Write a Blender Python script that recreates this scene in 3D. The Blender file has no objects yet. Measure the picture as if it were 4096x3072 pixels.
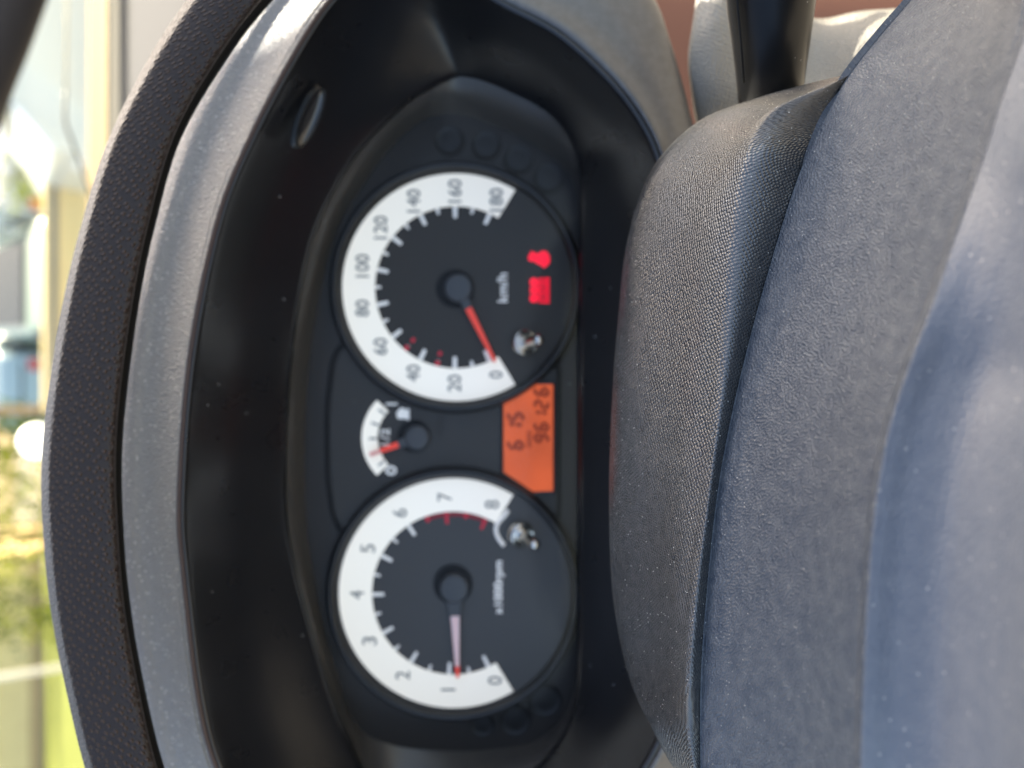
import bpy, bmesh, math, random
from mathutils import Vector, Matrix
random.seed(7)
sc = bpy.context.scene
col = sc.collection
R_ = math.radians

# ------------------------------------------------------------------ camera
F_PX = 2958.0                      # focal length in pixels of the 4096 wide frame
PITCH = R_(34)
CAM = Vector((0, 0, 1.15))
FW = Vector((0, math.cos(PITCH), -math.sin(PITCH)))
UP = Vector((0, math.sin(PITCH), math.cos(PITCH)))
RT = Vector((1, 0, 0))
cd = bpy.data.cameras.new("camera")
cam = bpy.data.objects.new("camera", cd)
col.objects.link(cam)
m = Matrix.Identity(4)             # the phone was held on its side: up in the world is left in the frame
for i in range(3):
    m[i][0] = -UP[i]; m[i][1] = RT[i]; m[i][2] = -FW[i]; m[i][3] = CAM[i]
cam.matrix_world = m
cd.sensor_width = 36.0
cd.lens = 36.0 * F_PX / 4096
cd.clip_start = 0.01
cd.clip_end = 500
cd.dof.use_dof = True
cd.dof.focus_distance = 0.205
cd.dof.aperture_fstop = cd.lens / 4.1
cd.dof.aperture_blades = 0
sc.camera = cam

# ------------------------------------------------------------------ light
SUN_EL, SUN_AZ = R_(38), R_(38)
w = bpy.data.worlds.new("World"); sc.world = w; w.use_nodes = True
nt = w.node_tree; nt.nodes.clear()
sky = nt.nodes.new("ShaderNodeTexSky"); sky.sky_type = 'NISHITA'; sky.sun_disc = False
sky.sun_elevation = SUN_EL; sky.sun_rotation = SUN_AZ; sky.air_density = 0.9; sky.dust_density = 2.6; sky.ozone_density = 0.5
bg = nt.nodes.new("ShaderNodeBackground"); bg.inputs[1].default_value = 0.12
wo = nt.nodes.new("ShaderNodeOutputWorld")
tint = nt.nodes.new('ShaderNodeMix'); tint.data_type = 'RGBA'; tint.blend_type = 'MULTIPLY'; tint.inputs[0].default_value = 1.0
tint.inputs[7].default_value = (1.0, 0.955, 0.89, 1)   # hazy warm day
nt.links.new(sky.outputs[0], tint.inputs[6]); nt.links.new(tint.outputs[2], bg.inputs[0]); nt.links.new(bg.outputs[0], wo.inputs[0])
sd = bpy.data.lights.new("sun", 'SUN'); sd.energy = 4.0; sd.angle = R_(0.5); sd.color = (1.0, 0.93, 0.80)
sun = bpy.data.objects.new("sun", sd); col.objects.link(sun)
sdir = Vector((math.sin(SUN_AZ) * math.cos(SUN_EL), math.cos(SUN_AZ) * math.cos(SUN_EL), math.sin(SUN_EL)))
sun.rotation_euler = sdir.to_track_quat('Z', 'Y').to_euler(); sun.location = (3, 3, 6)
sc.view_settings.view_transform = 'Standard'; sc.view_settings.look = 'None'
sc.view_settings.gamma = 1.0; sc.view_settings.exposure = 2.55; sc.view_settings.use_curve_mapping = False
sc.cycles.use_denoising = True
sc.cycles.max_bounces = 8; sc.cycles.transparent_max_bounces = 12
sc.cycles.sample_clamp_indirect = 6.0

# ------------------------------------------------------------------ helpers
def P(x, y, d):
    """world point that lies d metres in front of the phone along its axis, off axis by (x, y)"""
    return CAM + FW * d - UP * ((x - 2048) / F_PX * d) + RT * ((1536 - y) / F_PX * d)

def new_obj(name, me, mat=None, parent=None):
    o = bpy.data.objects.new(name, me); col.objects.link(o)
    if mat is not None: me.materials.append(mat)
    if parent is not None: o.parent = parent
    return o

def empty(name, loc=(0, 0, 0), label=None, cat=None, group=None, mat4=None):
    o = bpy.data.objects.new(name, None); col.objects.link(o)
    o.empty_display_size = 0.02
    if mat4 is not None: o.matrix_world = mat4
    else: o.location = loc
    tag(o, label, cat, group)
    return o

def tag(o, label=None, cat=None, group=None, kind=None):
    if label: o["label"] = label
    if cat: o["category"] = cat
    if group: o["group"] = group
    if kind: o["kind"] = kind
    return o

def catmull(pts, n):
    """n samples per span through the list of vectors (open)"""
    out = []
    N = len(pts)
    for i in range(N - 1):
        p0 = pts[i - 1] if i > 0 else pts[0] * 2 - pts[1]
        p1, p2 = pts[i], pts[i + 1]
        p3 = pts[i + 2] if i + 2 < N else pts[-1] * 2 - pts[-2]
        for k in range(n):
            t = k / n
            out.append(0.5 * ((2 * p1) + (p2 - p0) * t + (2 * p0 - 5 * p1 + 4 * p2 - p3) * t * t + (3 * p1 - p0 - 3 * p2 + p3) * t ** 3))
    out.append(pts[-1].copy())
    return out

def catmull_closed(pts, n):
    out = []
    N = len(pts)
    for i in range(N):
        p0, p1, p2, p3 = pts[i - 1], pts[i], pts[(i + 1) % N], pts[(i + 2) % N]
        for k in range(n):
            t = k / n
            out.append(0.5 * ((2 * p1) + (p2 - p0) * t + (2 * p0 - 5 * p1 + 4 * p2 - p3) * t * t + (3 * p1 - p0 - 3 * p2 + p3) * t ** 3))
    return out

def grid_mesh(name, rows, mat, parent=None, closed=False, row_closed=False, solid=0.0, towards=None, offs=-1.0):
    """rows: list of lists of world (or local) vectors; UV in metres"""
    nr, nc = len(rows), len(rows[0])
    verts = [v for r in rows for v in r]
    faces, uvs = [], []
    # metric uv
    vlen = [0.0]
    mid = nc // 2
    for i in range(1, nr + 1):
        vlen.append(vlen[-1] + (rows[i % nr][mid] - rows[i - 1][mid]).length)
    ulen = []
    for r in rows:
        a = [0.0]
        for j in range(1, nc + 1):
            a.append(a[-1] + (r[j % nc] - r[j - 1]).length)
        ulen.append(a)
    for i in range(nr if closed else nr - 1):
        i2 = (i + 1) % nr
        for j in range(nc if row_closed else nc - 1):
            j2 = (j + 1) % nc
            faces.append((i * nc + j, i * nc + j2, i2 * nc + j2, i2 * nc + j))
            uvs.append(((ulen[i][j], vlen[i]), (ulen[i][j + 1], vlen[i]), (ulen[i2][j + 1], vlen[i + 1]), (ulen[i2][j], vlen[i + 1])))
    if towards is not None:
        s = 0.0
        for f in faces:
            a, b, c_ = verts[f[0]], verts[f[1]], verts[f[2]]
            n = (b - a).cross(c_ - a)
            s += n.dot(towards - a) if n.length > 0 else 0
        if s < 0:
            faces = [tuple(reversed(f)) for f in faces]
            uvs = [tuple(reversed(u)) for u in uvs]
    me = bpy.data.meshes.new(name)
    me.from_pydata([tuple(v) for v in verts], [], faces)
    uvl = me.uv_layers.new(name="UVMap")
    k = 0
    for u in uvs:
        for q in u:
            uvl.data[k].uv = q; k += 1
    for p in me.polygons: p.use_smooth = True
    me.update()
    o = new_obj(name, me, mat, parent)
    if solid:
        md = o.modifiers.new("thickness", 'SOLIDIFY'); md.thickness = solid; md.offset = offs
    return o

def tube(name, path, radii, mat, parent=None, seg=24, closed=False, flat=1.0, cap=True):
    rows = []
    N = len(path)
    prev = None
    for i, p in enumerate(path):
        a = path[i - 1] if (i > 0 or closed) else path[0]
        b = path[(i + 1) % N] if (i < N - 1 or closed) else path[-1]
        t = (b - a).normalized()
        if prev is None:
            n = t.orthogonal().normalized()
        else:
            n = (prev - t * prev.dot(t)).normalized()
        prev = n
        bi = t.cross(n)
        r = radii[i] if isinstance(radii, (list, tuple)) else radii
        rows.append([p + (n * math.cos(2 * math.pi * k / seg) + bi * math.sin(2 * math.pi * k / seg) * flat) * r for k in range(seg)])
    o = grid_mesh(name, rows, mat, parent, closed=closed, row_closed=True)
    if cap and not closed:
        bm = bmesh.new(); bm.from_mesh(o.data)
        bm.verts.ensure_lookup_table()
        bm.faces.new([bm.verts[k] for k in range(seg)])
        bm.faces.new([bm.verts[(N - 1) * seg + k] for k in range(seg)])
        bmesh.ops.recalc_face_normals(bm, faces=bm.faces)
        bm.to_mesh(o.data); bm.free()
    return o

def bm_obj(name, bm, mat, parent=None, smooth=False, bevel=0.0, seg=2):
    bmesh.ops.recalc_face_normals(bm, faces=bm.faces)
    me = bpy.data.meshes.new(name); bm.to_mesh(me); bm.free()
    for p in me.polygons: p.use_smooth = smooth
    o = new_obj(name, me, mat, parent)
    if bevel:
        md = o.modifiers.new("edge", 'BEVEL'); md.width = bevel; md.segments = seg; md.limit_method = 'ANGLE'
        md.angle_limit = R_(35)
    return o

def prism(name, pts, n0, n1, mat, parent=None, bevel=0.0, smooth=False):
    """pts: 2-D outline (s, t); extruded along local z from n0 to n1"""
    bm = bmesh.new()
    lo = [bm.verts.new((p[0], p[1], n0)) for p in pts]
    hi = [bm.verts.new((p[0], p[1], n1)) for p in pts]
    bm.faces.new(lo); bm.faces.new(hi)
    for i in range(len(pts)):
        j = (i + 1) % len(pts)
        bm.faces.new((lo[i], lo[j], hi[j], hi[i]))
    return bm_obj(name, bm, mat, parent, smooth, bevel)

def box(bm, c, s, rot=None):
    r = bmesh.ops.create_cube(bm, size=1.0)
    M = Matrix.Translation(c) @ (rot if rot else Matrix.Identity(4)) @ Matrix.Diagonal((s[0], s[1], s[2], 1))
    bmesh.ops.transform(bm, matrix=M, verts=r['verts'])
    return r['verts']

def box_obj(name, c, s, mat, parent=None, rot=None, bevel=0.0):
    bm = bmesh.new(); box(bm, Vector(c), s, rot)
    return bm_obj(name, bm, mat, parent, bevel=bevel)

def revolve(name, prof, center, mat, parent=None, seg=96, smooth=True, axis=None):
    """prof: (r, n) pairs; centre local (s, t, 0); optional tilt axis matrix"""
    c = Vector(center)
    rows = []
    for k in range(seg):
        a = 2 * math.pi * k / seg
        row = []
        for r, n in prof:
            v = Vector((r * math.cos(a), r * math.sin(a), n))
            if axis is not None: v = axis @ v
            row.append(c + v)
        rows.append(row)
    o = grid_mesh(name, rows, mat, parent, closed=True)
    bm = bmesh.new(); bm.from_mesh(o.data)
    bmesh.ops.remove_doubles(bm, verts=bm.verts, dist=1e-6)
    bmesh.ops.recalc_face_normals(bm, faces=bm.faces)
    bm.to_mesh(o.data); bm.free()
    for p in o.data.polygons: p.use_smooth = smooth
    return o

# ------------------------------------------------------------------ materials
def mat(name, color, rough=0.5, spec=0.5, metal=0.0, coat=0.0, emis=None, estr=0.0):
    mt = bpy.data.materials.new(name); mt.use_nodes = True
    b = mt.node_tree.nodes["Principled BSDF"]
    b.inputs["Base Color"].default_value = (*color, 1)
    b.inputs["Roughness"].default_value = rough
    b.inputs["Specular IOR Level"].default_value = spec
    b.inputs["Metallic"].default_value = metal
    b.inputs["Coat Weight"].default_value = coat
    if emis:
        b.inputs["Emission Color"].default_value = (*emis, 1); b.inputs["Emission Strength"].default_value = estr
    return mt

def nd(mt, typ, **kw):
    n = mt.node_tree.nodes.new(typ)
    for k, v in kw.items(): setattr(n, k, v)
    return n

def lk(mt, a, b): mt.node_tree.links.new(a, b)

def bsdf(mt): return mt.node_tree.nodes["Principled BSDF"]

def coords(mt, uv=True, scale=(1, 1, 1), rot=0.0):
    tc = nd(mt, "ShaderNodeTexCoord"); mp = nd(mt, "ShaderNodeMapping")
    lk(mt, tc.outputs["UV" if uv else "Object"], mp.inputs[0])
    mp.inputs["Scale"].default_value = scale
    mp.inputs["Rotation"].default_value = (0, 0, rot)
    return mp.outputs[0]

def math_n(mt, op, a, b=None):
    n = nd(mt, "ShaderNodeMath", operation=op)
    for i, v in enumerate((a, b)):
        if v is None: continue
        if isinstance(v, (int, float)): n.inputs[i].default_value = v
        else: lk(mt, v, n.inputs[i])
    return n.outputs[0]

def dust(mt, base, scale=450.0, thr=0.12, keep=0.75, dcol=(0.45, 0.43, 0.38), film=0.0):
    """sparse dust specks plus a faint dusty film in the colour of a surface"""
    v = nd(mt, "ShaderNodeTexVoronoi"); v.feature = 'F1'; v.inputs["Scale"].default_value = scale
    tc = nd(mt, "ShaderNodeTexCoord"); lk(mt, tc.outputs["Object"], v.inputs["Vector"])
    near = math_n(mt, 'LESS_THAN', v.outputs["Distance"], thr)
    sep = nd(mt, "ShaderNodeSeparateColor"); lk(mt, v.outputs["Color"], sep.inputs[0])
    sel = math_n(mt, 'GREATER_THAN', sep.outputs[0], keep)
    msk = math_n(mt, 'MULTIPLY', near, sel)
    mix = nd(mt, "ShaderNodeMix", data_type='RGBA')
    lk(mt, msk, mix.inputs[0]); mix.inputs[7].default_value = (*dcol, 1)
    if film:
        no = nd(mt, "ShaderNodeTexNoise"); no.inputs["Scale"].default_value = 320; no.inputs["Detail"].default_value = 8
        lk(mt, tc.outputs["Object"], no.inputs["Vector"])
        mr = nd(mt, "ShaderNodeMapRange"); lk(mt, no.outputs["Fac"], mr.inputs[0])
        mr.inputs[1].default_value = 0.35; mr.inputs[2].default_value = 0.75; mr.inputs[3].default_value = 0; mr.inputs[4].default_value = film
        m2 = nd(mt, "ShaderNodeMix", data_type='RGBA'); lk(mt, mr.outputs[0], m2.inputs[0])
        m2.inputs[6].default_value = (*base, 1); m2.inputs[7].default_value = (*dcol, 1)
        lk(mt, m2.outputs[2], mix.inputs[6])
    else:
        mix.inputs[6].default_value = (*base, 1)
    lk(mt, mix.outputs[2], bsdf(mt).inputs["Base Color"])

def bump(mt, height, strength, dist):
    b = nd(mt, "ShaderNodeBump"); b.inputs["Strength"].default_value = strength; b.inputs["Distance"].default_value = dist
    lk(mt, height, b.inputs["Height"]); 
    return b

def grid_leather(name, base, cell, rough, strength=1.0, depth=0.0003, skew=0.0, film=0.0, keep=0.8, spec=0.5, speck=500):
    """vinyl grained in a fine woven lattice of little pillows"""
    mt = mat(name, base, rough, spec)
    uv = coords(mt, True, (1, 1, 1), skew)
    no = nd(mt, "ShaderNodeTexNoise"); no.inputs["Scale"].default_value = 160; lk(mt, uv, no.inputs["Vector"])
    sc_ = nd(mt, "ShaderNodeVectorMath", operation='SCALE'); lk(mt, no.outputs["Color"], sc_.inputs[0]); sc_.inputs["Scale"].default_value = cell * 0.9
    ad = nd(mt, "ShaderNodeVectorMath", operation='ADD'); lk(mt, uv, ad.inputs[0]); lk(mt, sc_.outputs[0], ad.inputs[1])
    v = nd(mt, "ShaderNodeTexVoronoi"); v.feature = 'F1'; v.voronoi_dimensions = '2D'
    v.inputs["Scale"].default_value = 1.0 / cell; v.inputs["Randomness"].default_value = 0.35
    lk(mt, ad.outputs[0], v.inputs["Vector"])
    h = math_n(mt, 'SUBTRACT', 1.0, v.outputs["Distance"])
    b1 = bump(mt, h, strength, depth)
    lk(mt, b1.outputs[0], bsdf(mt).inputs["Normal"])
    dust(mt, base, speck, 0.13, keep, film=film)
    return mt

def grain(name, base, cell, rough, strength=0.6, depth=0.0002, film=0.0, keep=0.85, spec=0.5, stretch=(1, 1, 1), speck=450, thr=0.12):
    mt = mat(name, base, rough, spec)
    uv = coords(mt, True, stretch)
    v = nd(mt, "ShaderNodeTexVoronoi"); v.feature = 'F1'; v.voronoi_dimensions = '2D'
    v.inputs["Scale"].default_value = 1.0 / cell; lk(mt, uv, v.inputs["Vector"])
    no = nd(mt, "ShaderNodeTexNoise"); no.noise_dimensions = '2D'; no.inputs["Scale"].default_value = 0.6 / cell; no.inputs["Detail"].default_value = 4; lk(mt, uv, no.inputs["Vector"])
    h = math_n(mt, 'ADD', v.outputs["Distance"], math_n(mt, 'MULTIPLY', no.outputs["Fac"], 0.45))
    b1 = bump(mt, h, strength, depth)
    lk(mt, b1.outputs[0], bsdf(mt).inputs["Normal"])
    dust(mt, base, speck, thr, keep, film=film)
    return mt

def smooth_plastic(name, base, rough, spec=0.5, keep=0.97, scale=250, film=0.0):
    mt = mat(name, base, rough, spec)
    no = nd(mt, "ShaderNodeTexNoise"); no.inputs["Scale"].default_value = 60; no.inputs["Detail"].default_value = 5
    tc = nd(mt, "ShaderNodeTexCoord"); lk(mt, tc.outputs["Object"], no.inputs["Vector"])
    mr = nd(mt, "ShaderNodeMapRange"); lk(mt, no.outputs["Fac"], mr.inputs[0])
    mr.inputs[3].default_value = rough * 0.85; mr.inputs[4].default_value = min(1, rough * 1.2)
    lk(mt, mr.outputs[0], bsdf(mt).inputs["Roughness"])
    dust(mt, base, scale, 0.08, keep, film=film, dcol=(0.3, 0.3, 0.3))
    return mt

M_hood = grain("hood_leather_grain", (0.195, 0.188, 0.176), 0.0010, 0.38, 1.0, 0.0005, film=0.12, keep=0.45, speck=520, thr=0.22)
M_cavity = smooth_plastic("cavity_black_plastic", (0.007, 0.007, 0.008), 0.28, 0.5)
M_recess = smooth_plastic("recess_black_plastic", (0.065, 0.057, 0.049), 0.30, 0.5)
M_bezel_grey = smooth_plastic("grey_side_plastic", (0.065, 0.061, 0.056), 0.34, 0.5, keep=0.95, film=0.08)
M_face = smooth_plastic("cluster_face_black", (0.023, 0.019, 0.016), 0.5, 0.3)
M_plate = smooth_plastic("centre_plate_dark", (0.030, 0.026, 0.022), 0.5, 0.3)
M_ring = smooth_plastic("gauge_ring_black", (0.008, 0.008, 0.009), 0.42, 0.4)
M_dial = mat("dial_face_charcoal", (0.028, 0.023, 0.018), 0.55, 0.3)
M_dial_t = mat("dial_face_charcoal_glare", (0.042, 0.037, 0.033), 0.5, 0.4)  # lighter copy of the dial colour, standing in for glare
M_white = mat("dial_band_white", (0.82, 0.79, 0.72), 0.6, 0.3, emis=(1.0, .86, .62), estr=0.062)
M_print = mat("white_print", (0.84, 0.79, 0.72), 0.5, 0.3, emis=(1.0, .88, .75), estr=0.02)
M_num = mat("number_grey_print", (0.17, 0.19, 0.20), 0.6, 0.2)
M_red = mat("needle_red", (0.80, 0.05, 0.02), 0.35, 0.5, emis=(0.9, 0.05, 0.02), estr=0.04)
M_glare_pink = mat("needle_glare_pink", (0.86, 0.55, 0.50), 0.35, 0.5)  # red needle body paled in colour to imitate glare
M_redtick = mat("red_print", (0.62, 0.02, 0.04), 0.5, 0.3)
M_hole = mat("needle_well_black", (0.003, 0.003, 0.004), 0.6, 0.2)
M_cap = smooth_plastic("needle_cap_grey", (0.045, 0.045, 0.047), 0.5, 0.4)
M_chrome = mat("knob_chrome", (0.60, 0.58, 0.54), 0.14, 0.5, metal=1.0)
M_window = mat("telltale_window_black", (0.011, 0.010, 0.009), 0.45, 0.3)
M_warn = mat("warning_red_lit", (0.3, 0.0, 0.01), 0.5, 0.3, emis=(1.0, 0.004, 0.035), estr=0.19)
M_seg = mat("lcd_segment", (0.06, 0.008, 0.005), 0.5, 0.2, emis=(0.35, 0.03, 0.015), estr=0.018)
M_rim_gap = mat("wheel_rim_gap_black", (0.003, 0.003, 0.003), 0.6, 0.2)
M_stalk = smooth_plastic("stalk_black_gloss", (0.004, 0.004, 0.004), 0.33, 0.25, keep=0.86, scale=520)
M_hub = grid_leather("hub_vinyl_grain", (0.034, 0.034, 0.034), 0.00100, 0.26, 1.0, 0.00036, skew=0.5, film=0.05, keep=0.72, spec=0.9, speck=760)
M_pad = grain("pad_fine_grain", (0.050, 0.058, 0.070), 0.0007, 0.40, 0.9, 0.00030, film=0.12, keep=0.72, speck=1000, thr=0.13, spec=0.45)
M_bag_glare = grain("airbag_glare_grain", (0.118, 0.128, 0.144), 0.0009, 0.38, 0.6, 0.0002, film=0.08, keep=0.85, speck=700, thr=0.15, spec=0.4)  # lighter than the pad: colour imitates sky glare beyond the seam
M_shroud = grid_leather("shroud_vinyl_grain", (0.17, 0.155, 0.125), 0.0014, 0.42, 1.0, 0.0007, skew=-0.35, film=0.05, keep=0.93)
M_brown = mat("brown_trim", (0.19, 0.075, 0.038), 0.6, 0.3)
M_dashtop = mat("dash_top_grey", (0.06, 0.058, 0.056), 0.9, 0.08)
M_blackrubber = mat("black_rubber", (0.01, 0.01, 0.011), 0.6, 0.3)
M_pillar = mat("pillar_dark", (0.035, 0.03, 0.03), 0.7, 0.3)

# dimpled leather of the wheel rim
M_rim = mat("rim_dimpled_leather", (0.022, 0.0145, 0.0115), 0.52, 0.28)
uv = coords(M_rim, True, (1, 1, 1), R_(45))
vv = nd(M_rim, "ShaderNodeTexVoronoi"); vv.voronoi_dimensions = '2D'; vv.inputs["Scale"].default_value = 1 / 0.0024; vv.inputs["Randomness"].default_value = 0.55
lk(M_rim, uv, vv.inputs["Vector"])
rmp = nd(M_rim, "ShaderNodeMapRange"); rmp.interpolation_type = 'SMOOTHSTEP'; lk(M_rim, vv.outputs["Distance"], rmp.inputs[0])
rmp.inputs[1].default_value = 0.1; rmp.inputs[2].default_value = 0.4
n2 = nd(M_rim, "ShaderNodeTexNoise"); n2.inputs["Scale"].default_value = 900; lk(M_rim, uv, n2.inputs["Vector"])
hh = math_n(M_rim, 'ADD', math_n(M_rim, 'SUBTRACT', 1.0, rmp.outputs[0]), math_n(M_rim, 'MULTIPLY', n2.outputs["Fac"], 0.5))
bb = bump(M_rim, hh, 1.0, 0.0007); lk(M_rim, bb.outputs[0], bsdf(M_rim).inputs["Normal"])
rc = nd(M_rim, "ShaderNodeMix", data_type='RGBA'); lk(M_rim, rmp.outputs[0], rc.inputs[0])
rc.inputs[6].default_value = (0.040, 0.025, 0.019, 1); rc.inputs[7].default_value = (0.016, 0.011, 0.009, 1)
lk(M_rim, rc.outputs[2], bsdf(M_rim).inputs["Base Color"])

# amber display: backlight a little stronger at one end
M_lcd = mat("lcd_amber_backlight", (0.12, 0.03, 0.01), 0.5, 0.3, emis=(0.80, 0.125, 0.028), estr=0.25)
tc = nd(M_lcd, "ShaderNodeTexCoord"); no = nd(M_lcd, "ShaderNodeTexNoise"); no.inputs["Scale"].default_value = 45
lk(M_lcd, tc.outputs["Object"], no.inputs["Vector"])
mr = nd(M_lcd, "ShaderNodeMapRange"); lk(M_lcd, no.outputs["Fac"], mr.inputs[0]); mr.inputs[3].default_value = 0.055; mr.inputs[4].default_value = 0.19
lk(M_lcd, mr.outputs[0], bsdf(M_lcd).inputs["Emission Strength"])

def glassy(name, tint=(1, 1, 1), f=1.0, rough=0.0, gtint=(1, 1, 1)):
    mt = bpy.data.materials.new(name); mt.use_nodes = True
    t = mt.node_tree; t.nodes.clear()
    o = t.nodes.new("ShaderNodeOutputMaterial"); mx = t.nodes.new("ShaderNodeMixShader")
    tr = t.nodes.new("ShaderNodeBsdfTransparent"); tr.inputs[0].default_value = (*tint, 1)
    gl = t.nodes.new("ShaderNodeBsdfGlossy"); gl.inputs["Roughness"].default_value = rough
    fr = t.nodes.new("ShaderNodeFresnel"); fr.inputs[0].default_value = 1.45
    mu = t.nodes.new("ShaderNodeMath"); mu.operation = 'MULTIPLY'; mu.inputs[1].default_value = f
    t.links.new(fr.outputs[0], mu.inputs[0]); t.links.new(mu.outputs[0], mx.inputs[0])
    gl.inputs[0].default_value = (*gtint, 1); t.links.new(tr.outputs[0], mx.inputs[1]); t.links.new(gl.outputs[0], mx.inputs[2]); t.links.new(mx.outputs[0], o.inputs[0])
    return mt
M_lens = glassy("clear_cluster_lens", (0.97, 0.97, 0.97), 0.28, 0.16, (1.0, 0.84, 0.66))
M_screen = glassy("windscreen_glass", (0.96, 0.94, 0.80), 1.0, 0.0)

# ================================================================== instrument hood (closed loop round the cluster)
ST = [  # lip, outer, back, inner (frame positions only give the real curves their bearings from the phone)
 ((1010,3350),(800,3500),(1560,3330),(1560,2970)),
 ((866,3060),(646,3060),(1420,3060),(1430,2900)),
 ((795,2776),(585,2776),(1290,2740),(1350,2700)),
 ((737,2291),(508,2291),(1165,2291),(1255,2291)),
 ((720,1994),(491,1994),(1125,1960),(1222,1960)),
 ((763,1430),(524,1430),(1150,1430),(1240,1430)),
 ((869,900),(637,900),(1230,960),(1340,960)),
 ((1000,560),(770,500),(1390,640),(1470,720)),
 ((1188,203),(940,180),(1590,420),(1590,560)),
 ((1324,0),(1085,-20),(1720,330),(1680,490)),
 ((1480,-140),(1350,-250),(1785,298),(1740,468)),
 ((1650,-190),(1650,-350),(1825,286),(1790,460)),
 ((1830,-110),(2080,-330),(1860,288),(1840,463)),
 ((2000,0),(2400,-200),(1930,305),(1920,485)),
 ((2240,130),(2600,-20),(2030,345),(2020,525)),
 ((2460,330),(2680,170),(2190,430),(2150,590)),
 ((2590,510),(2735,360),(2290,540),(2240,660)),
 ((2660,690),(2790,560),(2335,700),(2300,760)),
 ((2740,1050),(2960,1000),(2338,1030),(2318,1030)),
 ((2780,1600),(3000,1600),(2335,1560),(2315,1560)),
 ((2780,2200),(3000,2200),(2335,2150),(2315,2150)),
 ((2740,2640),(2960,2700),(2330,2600),(2312,2600)),
 ((2640,2980),(2850,3150),(2300,2880),(2272,2830)),
 ((2440,3250),(2600,3450),(2160,3080),(2150,2955)),
 ((2100,3420),(2150,3650),(1960,3190),(1960,2995)),
 ((1500,3450),(1450,3680),(1720,3300),(1750,2995)),
]
hood = empty("instrument_hood", P(900, 1500, 0.33), "dark dashboard hood with a greyish grained lip arching over the dials", "dashboard hood")
HINV = Matrix.Translation(-hood.location)
def rel(parent, rows):
    if isinstance(rows[0], Vector): return [v - parent.location for v in rows]
    return [[v - parent.location for v in r] for r in rows]
LIPD, BACKD, FACED = 0.270, 0.322, 0.3406
NH = 8
def lerp2(a, b, t): return (a[0] + (b[0] - a[0]) * t, a[1] + (b[1] - a[1]) * t)
rowsets = []
for i, (lip, outer, back, inner) in enumerate(ST):
    ceil = 1.0 if i <= 10 else (0.5 if i in (11, 25) else 0.0)
    od = 0.286 * ceil + 0.281 * (1 - ceil)
    o2 = lerp2(outer, lip, -0.55) if ceil == 1.0 else lerp2(outer, lip, .04)
    od = 0.2830 * ceil + 0.281 * (1 - ceil)
    pts = [P(*o2, od + 0.012), P(*outer, od), P(*lerp2(outer, lip, .35), .2812 * ceil + .2755 * (1 - ceil)),
           P(*lerp2(outer, lip, .70), .2757 * ceil + .2725 * (1 - ceil)), P(*lerp2(outer, lip, .92), .2703 * ceil + LIPD * (1 - ceil)), P(*lip, LIPD + 0.0012)]
    rowsets.append(pts)
lips = [r[-1] for r in rowsets]
outs = []
cols_n = len(rowsets[0])
longc = [catmull_closed([r[j] for r in rowsets], NH) for j in range(cols_n)]
n_all = len(longc[0])
rows = []
for k in range(n_all):
    rows.append(catmull([longc[j][k] for j in range(cols_n)], 6))
roll_rows = rows
# split the outside: grained roll over the top, smooth grey side bezel to the right
kA = 11 * NH; kB = 25 * NH
g1 = rows[kB:] + rows[:kA + 1]
g2 = rows[kA:kB + 1]
grid_mesh("hood_lip", rel(hood, g1), M_hood, hood, solid=0.0025, towards=CAM - hood.location)
grid_mesh("side_bezel", rel(hood, g2), M_bezel_grey, hood, solid=0.0025, towards=CAM - hood.location)
tr_pts = [v for v in catmull_closed([P(s_[0][0] - 5, s_[0][1], LIPD + .0008) for s_ in ST], NH)]
tube("lip_edge", rel(hood, tr_pts[:kA]), 0.0009, mat("lip_edge_brown", (0.045, 0.028, 0.024), .5, .4), hood, seg=10)
# inside walls
lipc = catmull_closed([P(s[0][0], s[0][1], LIPD + 0.0018) for s in ST], NH)
wall_in = []
for s in ST:
    wall_in.append([P(*s[0], LIPD + 0.0006), P(*lerp2(s[0], s[2], .03), LIPD + 0.006), P(*lerp2(s[0], s[2], .45), LIPD + 0.028), P(*lerp2(s[0], s[2], .97), BACKD - 0.002), P(*s[2], BACKD)])
longc = [catmull_closed([r[j] for r in wall_in], NH) for j in range(5)]
rows = [catmull([longc[j][k] for j in range(5)], 5) for k in range(n_all)]
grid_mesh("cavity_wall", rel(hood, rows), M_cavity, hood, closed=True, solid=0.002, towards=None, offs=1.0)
rec = []
for s in ST:
    rec.append([P(*s[2], BACKD + 0.0002), P(*lerp2(s[2], s[3], .12), BACKD + 0.001), P(*lerp2(s[2], s[3], .55), BACKD + 0.007), P(*s[3], FACED)])
longc = [catmull_closed([r[j] for r in rec], NH) for j in range(4)]
rows = [catmull([longc[j][k] for j in range(4)], 4) for k in range(n_all)]
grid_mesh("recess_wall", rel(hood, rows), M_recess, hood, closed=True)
# thin bright edge line where the cavity meets the recess
edge = catmull_closed([P(*s[2], BACKD - 0.0006) for s in ST], NH)
tube("recess_edge", rel(hood, edge), 0.0005, M_recess, hood, seg=8, closed=True)

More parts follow.
